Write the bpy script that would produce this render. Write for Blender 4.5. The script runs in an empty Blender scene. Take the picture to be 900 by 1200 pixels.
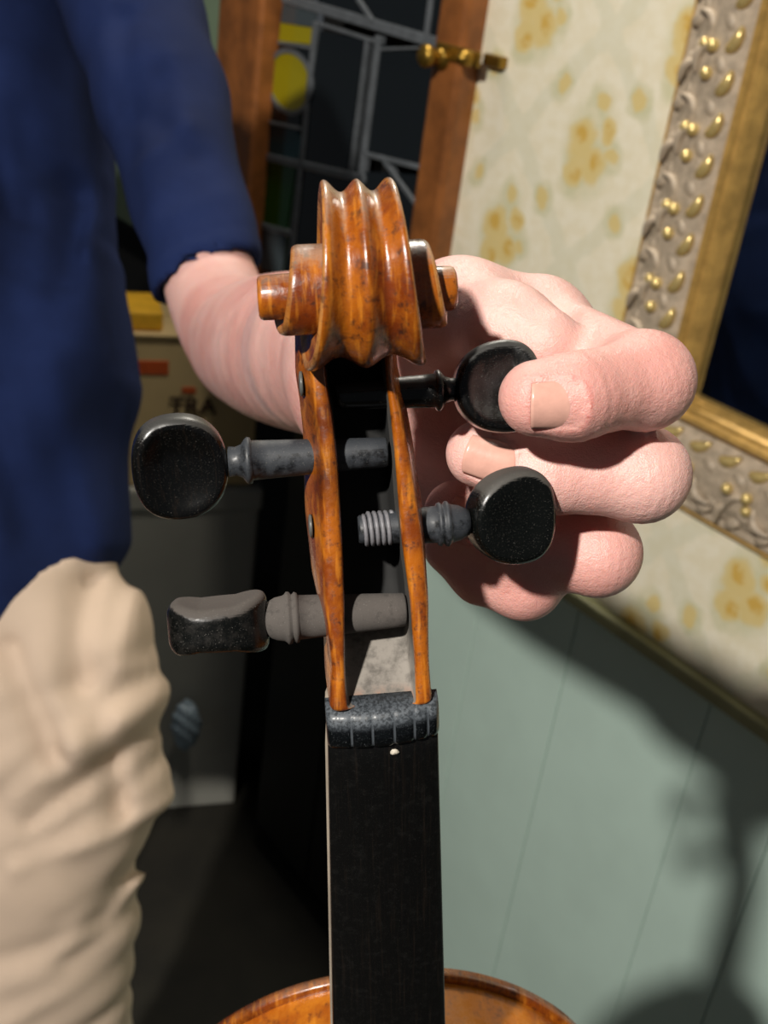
import bpy, bmesh, math, random
import numpy as np
from mathutils import Vector, Matrix, noise
random.seed(4)
S = bpy.context.scene
COL = S.collection
R = math.radians
# ------------------------------------------------------------------ camera
FPX = 1354.0
PITCH, ROLL = R(27.0), R(8.0)
CAMH = 1.55
fwd = np.array([0, math.cos(PITCH), -math.sin(PITCH)])
bup = np.array([0, math.sin(PITCH), math.cos(PITCH)])
rgt = math.cos(ROLL) * np.array([1, 0, 0]) + math.sin(ROLL) * bup
upv = -math.sin(ROLL) * np.array([1, 0, 0]) + math.cos(ROLL) * bup
CAM = np.array([0, 0, CAMH])
cd = bpy.data.cameras.new('camera')
cam = bpy.data.objects.new('camera', cd)
COL.objects.link(cam)
cam.matrix_world = Matrix(((rgt[0], upv[0], -fwd[0], CAM[0]), (rgt[1], upv[1], -fwd[1], CAM[1]),
                           (rgt[2], upv[2], -fwd[2], CAM[2]), (0, 0, 0, 1)))
cd.sensor_fit = 'VERTICAL'
cd.sensor_height = 36
cd.sensor_width = 27
cd.lens = FPX / 1200 * 36
cd.clip_start = 0.01
cd.dof.use_dof = True
cd.dof.focus_distance = 0.262
cd.dof.aperture_fstop = 25
S.camera = cam


def C2W(P):                       # camera frame (x right, y up, z away), metres -> world
    P = np.asarray(P, float)
    return CAM + P[..., 0:1] * rgt + P[..., 1:2] * upv + P[..., 2:3] * fwd


def D2W(P):
    P = np.asarray(P, float)
    return P[..., 0:1] * rgt + P[..., 1:2] * upv + P[..., 2:3] * fwd


def at(px, py, Z):                # image point at depth Z (m) -> world
    return C2W(np.array([(px - 450) / FPX * Z, (600 - py) / FPX * Z, Z]))


def atc(px, py, Z):               # same, camera frame, millimetres
    return np.array([(px - 450) / FPX * Z, (600 - py) / FPX * Z, Z])


# ------------------------------------------------------------------ world and lamps
w = bpy.data.worlds.new('world')
S.world = w
w.use_nodes = True
w.node_tree.nodes['Background'].inputs[0].default_value = (0.85, 0.92, 1.0, 1)
w.node_tree.nodes['Background'].inputs[1].default_value = 0.06


def lamp(name, camloc, energy, size, col):
    l = bpy.data.lights.new(name, 'POINT')
    l.energy = energy
    l.shadow_soft_size = size
    l.color = col
    o = bpy.data.objects.new(name, l)
    COL.objects.link(o)
    o.location = C2W(camloc)
    return o


lamp('ceiling_lamp', [-0.56, 0.47, -1.15], 190, 0.035, (1.0, 0.95, 0.88))
lamp('carton_fill', [0.10, 1.3, 0.85], 34, 0.10, (1.0, 0.93, 0.82))  # unseen fill light, added to brighten the carton and box
S.view_settings.view_transform = 'Standard'
S.view_settings.look = 'None'
S.view_settings.gamma = 1
S.view_settings.exposure = 0.0


# ------------------------------------------------------------------ materials
def hexc(h):
    c = [int(h[i:i + 2], 16) / 255 for i in (0, 2, 4)]
    return tuple((x / 12.92 if x <= .04045 else ((x + .055) / 1.055) ** 2.4) for x in c) + (1,)


class NT:
    def __init__(s, name):
        s.m = bpy.data.materials.new(name)
        s.m.use_nodes = True
        s.t = s.m.node_tree
        s.b = s.t.nodes['Principled BSDF']
        s.tc = s.n('ShaderNodeTexCoord')

    def n(s, t, **k):
        n = s.t.nodes.new(t)
        for a, b in k.items():
            setattr(n, a, b)
        return n

    def l(s, a, b):
        s.t.links.new(a, b)

    def set(s, **k):
        for a, v in k.items():
            i = s.b.inputs[a.replace('_', ' ')]
            if hasattr(v, 'is_linked'):
                s.l(v, i)
            else:
                i.default_value = v
        return s.m

    def noise(s, scale, detail=4, rough=.55, vec=None, sc=None, dist=0):
        v = vec or s.tc.outputs['Object']
        if sc:
            mp = s.n('ShaderNodeMapping')
            mp.inputs['Scale'].default_value = sc
            s.l(v, mp.inputs[0])
            v = mp.outputs[0]
        n = s.n('ShaderNodeTexNoise')
        n.inputs['Scale'].default_value = scale
        n.inputs['Detail'].default_value = detail
        n.inputs['Roughness'].default_value = rough
        n.inputs['Distortion'].default_value = dist
        s.l(v, n.inputs['Vector'])
        return n.outputs['Fac']

    def ramp(s, f, stops):
        r = s.n('ShaderNodeValToRGB')
        e = r.color_ramp.elements
        while len(e) < len(stops):
            e.new(.5)
        for i, (p, c) in enumerate(stops):
            e[i].position = p
            e[i].color = c if len(c) == 4 else tuple(c) + (1,)
        s.l(f, r.inputs[0])
        return r.outputs[0]

    def mr(s, f, a, b, c=0., d=1., smooth=True):
        r = s.n('ShaderNodeMapRange')
        r.interpolation_type = 'SMOOTHSTEP' if smooth else 'LINEAR'
        s.l(f, r.inputs[0])
        for i, v in enumerate((a, b, c, d)):
            r.inputs[1 + i].default_value = v
        return r.outputs[0]

    def mix(s, f, a, b):
        m = s.n('ShaderNodeMix', data_type='RGBA')
        for i, v in ((0, f), (6, a), (7, b)):
            if hasattr(v, 'is_linked'):
                s.l(v, m.inputs[i])
            else:
                m.inputs[i].default_value = v
        return m.outputs[2]

    def math(s, op, a, b=None, c=None):
        m = s.n('ShaderNodeMath', operation=op)
        for i, v in enumerate((a, b, c)):
            if v is None:
                continue
            if hasattr(v, 'is_linked'):
                s.l(v, m.inputs[i])
            else:
                m.inputs[i].default_value = v
        return m.outputs[0]

    def bump(s, h, strength=.3, dist=.001):
        b = s.n('ShaderNodeBump')
        b.inputs['Strength'].default_value = strength
        b.inputs['Distance'].default_value = dist
        s.l(h, b.inputs['Height'])
        s.l(b.outputs[0], s.b.inputs['Normal'])


W1 = (1, 1, 1, 1)
K0 = (0, 0, 0, 1)


def mat_varnish(name, base='a0560f', mid='74340a', dark='301205', dust=.25, scale=1.0):
    t = NT(name)
    a = t.noise(110 * scale, 5, .6, sc=(1, .6, 1))
    b = t.noise(420 * scale, 6, .7)
    c = t.mix(t.mr(a, .40, .62), hexc(base), hexc(mid))
    c = t.mix(t.mr(b, .50, .68, 0, .8), c, hexc(dark))
    big = t.noise(55 * scale, 3, .5)
    c = t.mix(t.mr(big, .5, .72, 0, .55), c, hexc(dark))
    wv = t.noise(900 * scale, 2, .5, sc=(1, .12, .12))
    c = t.mix(t.mr(wv, .5, .7, 0, .35), c, hexc('d98a2a'))
    sp = t.noise(5200, 2, .5)
    c = t.mix(t.mr(sp, .70, .78, 0, dust), c, hexc('b9a58c'))
    g = t.n('ShaderNodeNewGeometry')
    spn = t.n('ShaderNodeSeparateXYZ')
    t.l(g.outputs['True Normal'], spn.inputs[0])
    c = t.mix(t.math('MULTIPLY', t.mr(t.math('ADD', spn.outputs[2], t.math('MULTIPLY', b, .4)), .85, 1.15), dust), c, hexc('a3917f'))
    t.bump(t.noise(700, 5, .6), .22, .0006)
    return t.set(Base_Color=c, Roughness=t.mr(b, .35, .7, .22, .5), Coat_Weight=.45, Coat_Roughness=.16)


def mat_ebony(name, dust=.2, base='090909', grey='6d6c68', rough=.28, grain=True, patch=(.50, .68), top=0., speck=.5):
    t = NT(name)
    c = hexc(base)
    if grain:
        g = t.noise(1500, 3, .6, sc=(1, .03, 1))
        c = t.mix(t.mr(g, .5, .8, 0, .3), c, hexc('2a211a'))
    d1 = t.noise(420, 5, .7)
    d2 = t.noise(4600, 2, .5)
    f = t.math('MULTIPLY', t.mr(d1, patch[0], patch[1]), dust)
    if top:                                   # dust settled on whatever faces up
        g = t.n('ShaderNodeNewGeometry')
        sp = t.n('ShaderNodeSeparateXYZ')
        t.l(g.outputs['True Normal'], sp.inputs[0])
        up = t.mr(t.math('ADD', sp.outputs[2], t.math('MULTIPLY', d1, .35)), .62, .86)
        f = t.math('MAXIMUM', f, t.math('MULTIPLY', up, top))
    c = t.mix(f, c, hexc(grey))
    c = t.mix(t.mr(d2, .66, .74, 0, speck), c, hexc('8a867f'))
    t.bump(t.noise(900, 4, .6), .12, .0003)
    return t.set(Base_Color=c, Roughness=t.math('ADD', t.math('MULTIPLY', f, .7), rough))


def mat_plain(name, col, rough=.5, metal=0., nscale=40, var=.25, bump=.1, spec=.5, bd=.002):
    t = NT(name)
    h = hexc(col)
    d = tuple(x * (1 - var) for x in h[:3]) + (1,)
    n = t.noise(nscale, 5, .6)
    c = t.mix(t.mr(n, .3, .7), d, h)
    if bump:
        t.bump(n, bump, bd)
    return t.set(Base_Color=c, Roughness=rough, Metallic=metal, Specular_IOR_Level=spec)


M = {}
M['varnish'] = mat_varnish('amber_varnished_maple')
M['varnish_scroll'] = mat_varnish('worn_scroll_varnish', '96500f', '6a2c0a', '260e05', .5)
M['varnish_top'] = mat_varnish('spruce_top_varnish', 'd07c1c', 'a85410', '5a250a', .15, .35)
M['varnish_rib'] = mat_varnish('flamed_rib_varnish', 'c4761c', 'a0520f', '5a250a', 0.0, .5)
M['edge'] = mat_varnish('worn_edge_varnish', 'a8713a', '8a5220', '4a2810', .5)
M['ebony'] = mat_ebony('polished_ebony', .0, base='060606', rough=.22, top=.25, speck=.35)
M['ebony_board'] = mat_ebony('fingerboard_ebony', .02, base='060606', rough=.36, speck=.08)
M['ebony_dusty'] = mat_ebony('dusty_ebony', .10, base='070807', grey='504a45', grain=False, patch=(.42, .66), rough=.26, top=.8, speck=.6)
M['ebony_speck'] = mat_ebony('speckled_ebony', .0, base='070807', grey='5a5752', grain=False, rough=.24, top=.6, speck=.5)
M['ebony_shaft'] = mat_ebony('rubbed_ebony_shaft', .35, base='0d0e10', grey='4c5158', grain=False, patch=(.3, .6), rough=.35, top=.35)
M['grey_dust'] = mat_ebony('grey_dust_coat', 1.0, base='33302d', grey='504b47', grain=False, patch=(.2, .5), rough=.6, top=.5)
t = NT('dusty_shaded_pegbox_inside')
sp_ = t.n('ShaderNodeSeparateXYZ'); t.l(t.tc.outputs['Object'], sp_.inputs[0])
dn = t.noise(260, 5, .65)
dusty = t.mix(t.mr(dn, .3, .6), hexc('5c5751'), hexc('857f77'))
far_shade = t.mr(t.math('ADD', sp_.outputs[1], t.math('MULTIPLY', dn, .01)), .017, .026)  # shade painted into the colour beyond the dusty end by the nut
c_ = t.mix(t.math('MULTIPLY', far_shade, .8), dusty, hexc('1d1915'))
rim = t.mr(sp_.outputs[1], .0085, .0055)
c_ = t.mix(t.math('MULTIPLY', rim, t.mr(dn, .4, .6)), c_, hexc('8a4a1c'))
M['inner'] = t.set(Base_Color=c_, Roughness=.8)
M['neck'] = mat_plain('oiled_maple_neck', '9b8f80', .4, nscale=80)
M['glue'] = mat_plain('dried_glue', 'cfc6b4', .6, nscale=900, bump=.4)
M['bushing'] = mat_plain('peg_end_wood', '5b5c58', .35, nscale=700)
M['wind'] = mat_plain('string_residue', '77767a', .5, nscale=900)
M['nail'] = mat_plain('fingernail', 'd4a292', .22, nscale=300, var=.12, bump=.05)


def mat_skin():
    t = NT('skin')
    a = t.noise(22, 3, .5)
    b = t.noise(150, 4, .6)
    c = t.mix(t.mr(a, .3, .7), hexc('deb0a6'), hexc('d3978d'))
    c = t.mix(t.mr(b, .5, .75, 0, .18), c, hexc('e8c6b8'))
    f = t.noise(420, 3, .5)
    c = t.mix(t.mr(f, .62, .74, 0, .2), c, hexc('c47a6c'))
    g = t.n('ShaderNodeNewGeometry')
    c = t.mix(t.mr(g.outputs['Pointiness'], .488, .45, 0, .8), c, hexc('b0524a'))
    h = t.math('ADD', t.noise(650, 4, .6), t.math('MULTIPLY', t.noise(2600, 3, .5), .4))
    t.bump(h, .4, .0009)
    return t.set(Base_Color=c, Roughness=t.mr(b, .3, .7, .36, .5), Subsurface_Weight=.25,
                 Subsurface_Radius=(.006, .0018, .001), Subsurface_Scale=.6, Specular_IOR_Level=.5)


M['skin'] = mat_skin()


def mat_cloth(name, col, var, sc, rough=.9):
    t = NT(name)
    n = t.noise(sc, 4, .6)
    h = hexc(col)
    c = t.mix(t.mr(n, .3, .7), tuple(x * (1 - var) for x in h[:3]) + (1,), h)
    t.bump(t.noise(1400, 2, .5), .25, .0005)
    return t.set(Base_Color=c, Roughness=rough, Specular_IOR_Level=.15)


M['shirt'] = mat_cloth('navy_cotton', '17244a', .3, 12)
M['trousers'] = mat_cloth('khaki_cotton', 'cdb7a2', .1, 9)
M['sage'] = mat_plain('sage_green_paint', 'bfd6ca', .55, nscale=6, var=.08, bump=.05)
M['sage_dark'] = mat_plain('old_green_paint', '7c8f74', .6, nscale=8, var=.15, bump=.05)
M['rail'] = mat_plain('painted_rail', '9a9a72', .5, nscale=20, var=.2)
M['wood'] = mat_plain('stained_pine', '93592a', .45, nscale=25, var=.45, bump=.1)
M['lead'] = mat_plain('lead_came', '6f7478', .5, metal=.3, nscale=60, var=.3)
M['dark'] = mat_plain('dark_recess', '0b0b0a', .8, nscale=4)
M['black'] = mat_plain('black_lacquer', '050505', .5, nscale=10)
M['floor'] = mat_plain('dark_floor', '26231a', .8, nscale=7, var=.5)
M['card'] = mat_plain('brown_cardboard', 'cdb380', .8, nscale=12, var=.12)
M['carton'] = mat_plain('grey_carton', 'a3a298', .8, nscale=9, var=.1)
M['yellow'] = mat_plain('yellow_label', 'f0b62a', .6, nscale=30)
M['ink'] = mat_plain('brown_print', '3d2718', .7, nscale=60)
M['orange'] = mat_plain('orange_print', 'c8551c', .7, nscale=60)
M['pale'] = mat_plain('pale_blue_plastic', 'a9bcc8', .4, nscale=50)
M['brass'] = mat_plain('aged_brass', '9a7a34', .38, metal=.9, nscale=80)
M['gold'] = mat_plain('gold_leaf', 'c9a058', .32, metal=.35, nscale=60, var=.35, bump=.2)
M['gold_pale'] = mat_plain('rubbed_antique_gilt', 'c4b29a', .5, metal=.05, nscale=90, var=.35, bump=.3)
M['gold_bright'] = mat_plain('burnished_gilt', 'e6cb86', .22, metal=.5, nscale=90, var=.2, bump=.2)
t = NT('mirror_silver')
M['mirror'] = t.set(Base_Color=(.55, .6, .6, 1), Metallic=1.0, Roughness=.04)


def mat_glass(name, col, tr=.5):
    t = NT(name)
    n = t.noise(30, 3)
    t.bump(n, .1, .002)
    return t.set(Base_Color=hexc(col), Roughness=.12, Transmission_Weight=tr, IOR=1.45)


M['g_clear'] = mat_glass('clear_window_glass', '20262a')
M['g_yellow'] = mat_glass('yellow_window_glass', 'a89a14', .2)
M['g_green'] = mat_glass('green_window_glass', '1e5a14', .3)
M['g_teal'] = mat_glass('teal_window_glass', '12454c', .3)
M['g_grey'] = mat_glass('milky_window_glass', '525c60', .3)


# ------------------------------------------------------------------ object helpers
def tag(o, label=None, cat=None, group=None, kind=None):
    if label: o['label'] = label
    if cat: o['category'] = cat
    if group: o['group'] = group
    if kind: o['kind'] = kind
    return o


def link(name, me, mat, parent=None, mw=None):
    o = bpy.data.objects.new(name, me)
    COL.objects.link(o)
    if mat is not None and len(me.materials) == 0:
        me.materials.append(mat)
    if parent is not None:
        o.parent = parent
    elif mw is not None:
        o.matrix_world = mw
    return o


def empty(name, mw=None, parent=None):
    o = bpy.data.objects.new(name, None)
    COL.objects.link(o)
    o.empty_display_size = .02
    if parent is not None:
        o.parent = parent
    if mw is not None:
        if parent is None:
            o.matrix_world = mw
        else:
            o.matrix_local = mw
    return o


def mesh(name, V, F, smooth=True):
    me = bpy.data.meshes.new(name)
    me.from_pydata([tuple(map(float, v)) for v in V], [], [tuple(map(int, f)) for f in F])
    me.update()
    me.polygons.foreach_set('use_smooth', [smooth] * len(me.polygons))
    return me


def fixn(me):
    bm = bmesh.new()
    bm.from_mesh(me)
    bmesh.ops.remove_doubles(bm, verts=bm.verts, dist=1e-7)
    bmesh.ops.recalc_face_normals(bm, faces=bm.faces)
    bm.to_mesh(me)
    bm.free()
    return me


def bevel(o, wd, seg=2, ang=35):
    m = o.modifiers.new('bevel', 'BEVEL')
    m.width = wd
    m.segments = seg
    m.limit_method = 'ANGLE'
    m.angle_limit = R(ang)
    return o


def loft(rings, closed=True, caps=True):   # rings: (n,m,3)
    rings = np.asarray(rings, float)
    n, m = rings.shape[:2]
    V = rings.reshape(-1, 3)
    F = []
    mm = m if closed else m - 1
    for i in range(n - 1):
        for j in range(mm):
            a = i * m + j
            b = i * m + (j + 1) % m
            F.append((a, b, b + m, a + m))
    if caps and closed:
        F.append(tuple(range(m - 1, -1, -1)))
        F.append(tuple((n - 1) * m + j for j in range(m)))
    return V, F


def lathe(prof, axis='X', seg=32):          # prof: list (s, r)
    rings = []
    for s_, r_ in prof:
        a = np.linspace(0, 2 * np.pi, seg, endpoint=False)
        c, s = np.cos(a) * r_, np.sin(a) * r_
        rings.append(np.stack([np.full(seg, s_), c, s], 1))
    return loft(rings)


# ---- sparse surface nets: turns a distance function into one smooth closed surface
def sdf_mesh(f, lo, hi, h, B=8, slack=1.0):
    lo = np.array(lo, float)
    hi = np.array(hi, float)
    nb = np.ceil((hi - lo) / (B * h)).astype(int)
    g = np.stack(np.meshgrid(*[np.arange(k) for k in nb], indexing='ij'), -1).reshape(-1, 3)
    cen = lo + (g + .5) * B * h
    d = f(cen)
    keep = g[np.abs(d) < B * h * .87 * 1.15 + slack]
    N = nb * B + 1
    st = np.array([N[1] * N[2], N[2], 1])
    val = np.full(int(N.prod()), 1e3, np.float32)
    loc = np.stack(np.meshgrid(*[np.arange(B + 1)] * 3, indexing='ij'), -1).reshape(-1, 3)
    ch = 400
    for i in range(0, len(keep), ch):
        gi = (keep[i:i + ch, None, :] * B + loc[None]).reshape(-1, 3)
        ids = np.unique(gi @ st)
        ids = ids[val[ids] == 1e3]
        p = np.stack(np.unravel_index(ids, tuple(N)), -1)
        val[ids] = f(lo + p * h)
    cl = np.stack(np.meshgrid(*[np.arange(B)] * 3, indexing='ij'), -1).reshape(-1, 3)
    cells = (keep[:, None, :] * B + cl[None]).reshape(-1, 3)
    cid = cells @ st
    corners = np.array([[i, j, k] for i in (0, 1) for j in (0, 1) for k in (0, 1)])
    co = corners @ st
    cv = val[cid[:, None] + co[None]]
    ins = cv < 0
    act = ins.any(1) & ~ins.all(1)
    cells, cid, cv = cells[act], cid[act], cv[act]
    acc = np.zeros((len(cells), 3))
    cnt = np.zeros(len(cells))
    for a in range(8):
        for b in range(a + 1, 8):
            if np.abs(corners[a] - corners[b]).sum() != 1:
                continue
            m = (cv[:, a] < 0) != (cv[:, b] < 0)
            tt = cv[m, a] / (cv[m, a] - cv[m, b])
            acc[m] += corners[a] + tt[:, None] * (corners[b] - corners[a])
            cnt[m] += 1
    V = lo + (cells + acc / cnt[:, None]) * h
    o = np.argsort(cid)
    cid, V, cv = cid[o], V[o], cv[o]
    F = []
    for ax in range(3):
        b_, c_ = (ax + 1) % 3, (ax + 2) % 3
        k1 = {0: 4, 1: 2, 2: 1}[ax]
        s0 = cv[:, 0] < 0
        s1 = cv[:, k1] < 0
        m = s0 != s1
        base = cid[m]
        q = np.stack([base, base - st[b_], base - st[b_] - st[c_], base - st[c_]], 1)
        ix = np.searchsorted(cid, q)
        ix = np.clip(ix, 0, len(cid) - 1)
        ok = (cid[ix] == q).all(1)
        fl = s0[m]
        ix[~fl] = ix[~fl][:, ::-1]
        F.append(ix[ok])
    F = np.concatenate(F)
    return V, F


def big_mesh(name, V, F, smooth=True):
    me = bpy.data.meshes.new(name)
    me.vertices.add(len(V))
    me.vertices.foreach_set('co', np.asarray(V, np.float32).ravel())
    me.loops.add(F.size)
    me.loops.foreach_set('vertex_index', F.ravel().astype(np.int32))
    me.polygons.add(len(F))
    k = F.shape[1]
    me.polygons.foreach_set('loop_start', np.arange(len(F), dtype=np.int32) * k)
    me.update(calc_edges=True)
    me.validate()
    me.polygons.foreach_set('use_smooth', [smooth] * len(me.polygons))
    return me


def cone(p, a, b, ra, rb):
    a = np.asarray(a, float); b = np.asarray(b, float)
    ab = b - a
    t = np.clip(((p - a) @ ab) / (ab @ ab), 0, 1)
    return np.linalg.norm(p - a - t[:, None] * ab, axis=1) - (ra + (rb - ra) * t)


def smin(a, b, k):
    h = np.maximum(k - np.abs(a - b), 0) / k
    return np.minimum(a, b) - h * h * k * .25


def smax(a, b, k):
    return -smin(-a, -b, k)


# ================================================================== VIOLIN
# pose of the nut centre in the camera frame: +X across, +Y towards the scroll, +Z out of the fingerboard
RV = np.array([[0.99437054, -0.01693256, 0.1037888], [0.06555351, 0.86787085, -0.47704023],
               [0.08324646, -0.48115847, -0.86409519]])
TV = np.array([0.04617552, -48.6309830, 249.135168]) / 1000
Rw = np.stack([D2W(RV[:, i]) for i in range(3)], 1)
Tw = C2W(TV)
MV = Matrix([[*Rw[0], Tw[0]], [*Rw[1], Tw[1]], [*Rw[2], Tw[2]], [0, 0, 0, 1]])
violin = empty('violin', MV)
tag(violin, 'old amber-brown violin head with black pegs, seen down its stringless neck', 'violin')
mm = .001
TAN = math.tan(R(21))


def zf(y):
    return -1 - (y - 5) * TAN


def interp(x, T):
    T = np.array(T, float)
    return np.array([np.interp(x, T[:, 0], T[:, i]) for i in range(1, T.shape[1])])


# cheeks: y -> outer left, inner left, inner right, outer right, back bulge left, depth, floor depth
PB = [(6.2, -11.5, -7.4, 7.1, 10.9, .2, 18, 3), (8, -11.2, -7.4, 7.1, 10.8, .3, 21, 6), (11, -10.9, -7.4, 7.2, 10.7, .5, 24.5, 11.5), (15, -10.3, -7.3, 7.3, 10.6, .9, 27, 18), (21, -10.6, -7.0, 7.2, 10.8, 1.4, 28.5, 22.5),
      (27, -11.1, -6.6, 7.1, 11.1, 2.2, 29, 23.5), (40, -10.8, -6.3, 5.9, 10.7, 3.3, 27, 22), (56.6, -10.1, -6.3, 5.4, 8.8, 3.4, 24, 19.5),
      (65.5, -10.5, -6.8, 4.9, 7.5, 3.4, 20.5, 16), (71, -11.2, -7.5, 4.4, 6.3, 3.2, 17, 13), (82, -11.2, -7.8, 4.2, 6.2, 2.4, 18, 13)]
rings = []
ys = np.linspace(6.2, 82, 60)
for y in ys:
    ol, il, ir, orr, bl, dp, fd = interp(y, PB)
    z0 = zf(y)
    pts = [(il, z0 - .35), (il - .9, z0 + .25), (ol + 1.3, z0 + .25), (ol + .25, z0 - .3), (ol - .1, z0 - 1.6), (ol - bl * .55, z0 - dp * .3), (ol - bl * .95, z0 - dp * .6),
           (ol - bl * .8, z0 - dp * .85), (ol - bl * .2, z0 - dp), ((ol + orr) / 2 - 1.5, z0 - dp - 1), ((ol + orr) / 2 + 1.5, z0 - dp - 1), (orr, z0 - dp), (orr + bl * .5, z0 - dp * .8), (orr + bl * .55, z0 - dp * .5),
           (orr + .1, z0 - 1.6), (orr - .2, z0 - .4), (orr - 1.1, z0 + .25), (ir + .8, z0 + .25), (ir, z0 - .35),
           (ir, z0 - fd * .5), (ir - .3, z0 - fd + .8), (ir - 1.2, z0 - fd), (il + 1.2, z0 - fd), (il + .3, z0 - fd + .8), (il, z0 - fd * .5)]
    rings.append([(a, y, b) for a, b in pts])
rings = np.array(rings) * mm
V, F = loft(rings)
me = mesh('pegbox', V, F)
me.materials.append(M['varnish'])
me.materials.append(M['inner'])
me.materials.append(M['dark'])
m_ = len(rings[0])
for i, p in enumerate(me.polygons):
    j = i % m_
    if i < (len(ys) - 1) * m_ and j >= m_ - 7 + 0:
        p.material_index = 2 if (m_ - 6 <= j <= m_ - 3 and i // m_ > 9) else 1  # deeper floor painted near-black, standing in for the cheek's shadow
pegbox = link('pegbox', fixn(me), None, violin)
mo = pegbox.modifiers.new('sub', 'SUBSURF')
mo.levels = 1
mo.render_levels = 1
tag(pegbox, 'open pegbox with dusty grey inside and amber cheeks')

# ---- volute
YE, ZE = 90.6, -28.7
U_ = np.array([.876, -.482])      # towards the crown
F_ = np.array([.482, .876])       # towards the front
# turn table: angle (deg from crown, + towards front), outer radius, half width, ridge height
VT = [(-150, 31, 11.0), (-120, 28.5, 9.6), (-90, 26, 8.4), (-45, 24.0, 7.4), (0, 22.6, 7.0), (45, 21.2, 7.4), (90, 19.3, 8.4), (135, 17.2, 10.2), (180, 15.2, 12.2), (225, 13.7, 12.6),
      (270, 12.4, 12.8), (315, 11.2, 13.0), (360, 10.2, 13.4), (405, 9.6, 13.8), (450, 9.0, 14.6), (495, 8.4, 15.8), (540, 7.9, 16.8), (585, 7.1, 17.6),
      (630, 6.2, 18.0), (675, 5.4, 18.2), (720, 4.7, 18.3)]
TH = np.arange(-105, 721, 5.0)
rings = []
vt = np.array(VT)


def smooth_interp(th, col):
    ks = np.array([-8, -4, 0, 4, 8.])
    return np.mean([np.interp(np.clip(th + k, -150, 720), vt[:, 0], vt[:, col]) for k in ks])


for th in TH:
    r, wd = smooth_interp(th, 1), smooth_interp(th, 2)
    rn = smooth_interp(min(th + 360, 720), 1) if th + 360 <= 720 else 0.5
    if th < 30 and th + 360 <= 720:
        pass
    inner = max(rn - 1.2, .3)
    wi = wd - (1.6 if r - rn > 2.5 else .6)
    dirv = U_ * math.cos(R(th)) + F_ * math.sin(R(th))
    fl = 2.5 if th < 240 else 2.5 * max(0, 1 - (th - 240) / 120)
    prof = []
    for s in np.linspace(-1, 1, 33):
        q = abs(s)
        # centre ridge, two flutes, raised rims
        hgt = r - fl * ((1 - math.cos(2 * math.pi * min(q / .88, 1))) / 2) ** .85 if q < .88 else r
        if q > .94:
            hgt -= .45 * ((q - .94) / .06) ** 2
        prof.append((s * wd, hgt))
    # flanks
    e = prof[-1]
    right = [(wd + .05, r - 1.1), (wd - .5, r - 1.9), (wi, inner + (r - inner) * .55), (wi - .1, inner + (r - inner) * .25), (wi + .1, inner)]
    left = [(-a, b) for a, b in right[::-1]]
    pr = left + prof + right
    rings.append([(x, YE + dirv[0] * h_, ZE + dirv[1] * h_) for x, h_ in pr])
rings = np.array(rings) * mm
V, F = loft(rings)
me = mesh('scroll', V, F)
me.materials.append(M['varnish_scroll'])
me.materials.append(M['edge'])
m_ = rings.shape[1]
for i, p in enumerate(me.polygons):
    j = i % m_
    if i < (len(TH) - 1) * m_ and (j in (3, 4, 5, m_ - 7, m_ - 6, m_ - 5)):
        p.material_index = 1
scroll = link('scroll', fixn(me), None, violin)
tag(scroll, 'carved scroll with two fluted grooves and worn rims')
mo = scroll.modifiers.new('sub', 'SUBSURF'); mo.levels = 1; mo.render_levels = 1
for sx in (-1, 1):
    xe = 20.6 if sx < 0 else 18.9
    V, F = lathe([(sx * 5, 4.6), (sx * 14, 4.6), (sx * (xe - .9), 4.45), (sx * (xe - .3), 4.2), (sx * xe, 3.6), (sx * (xe + .1), 0.02)], seg=40)
    V = np.asarray(V) + [0, YE, ZE]
    link('scroll_eye', fixn(mesh('scroll_eye', V * mm, F)), M['varnish'] if sx < 0 else M['varnish_scroll'], violin)
# neck throat block joining pegbox top and volute
rings = []
for y, x0, x1, z1, z0 in [(80.5, -10.8, 5.2, -32, -46), (83, -10.5, 6, -30, -49), (87, -9.5, 7, -30, -50), (94, -8, 7, -30, -49)]:
    rings.append([(x0, y, z1), (x1, y, z1), (x1, y, z0), (x0, y, z0)])
V, F = loft(np.array(rings) * mm)
bevel(link('throat_block', fixn(mesh('throat_block', V, F, False)), M['varnish_scroll'], violin), .001)

# ---- fingerboard
L = 200
rings = []
for t in np.linspace(0, L, 24):
    hw = 12 + t / 38
    ring = []
    for s in np.linspace(-1, 1, 17):
        x = s * hw
        ring.append((x, -t, math.sqrt(42 ** 2 - x * x) - 42))
    ed = ring[-1][2]
    ring += [(hw, -t, ed - 3.6), (-hw, -t, ed - 3.6)]
    rings.append(ring)
V, F = loft(np.array(rings) * mm)
fb = link('fingerboard', fixn(mesh('fingerboard', V, F)), M['ebony_board'], violin)
bevel(fb, .0004, 2)
# ---- neck
rings = []
for t in np.linspace(-6, 136, 26):
    hw = 11.9 + max(t, 0) / 38 - .1
    dep = 16 + max(t, 0) / 130 * 3 + (max(0, (t - 105) / 25) ** 2) * 22
    ring = [(hw, -t, -5)]
    ed = math.sqrt(42 ** 2 - hw ** 2) - 42
    ring = [((hw + .35) * math.cos(a) - .35, -t, ed - 3.7 - (dep - 4) * math.sin(a) ** .8) for a in np.linspace(0, math.pi, 17)]
    if t < 0:
        ring = [(x * .97, y, max(z - 1.2, -16)) for x, y, z in ring]
    rings.append(ring)
V, F = loft(np.array(rings) * mm)
nk = link('neck', fixn(mesh('neck', V, F)), M['neck'], violin)
tag(nk, 'pale worn maple neck under the black fingerboard')
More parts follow.
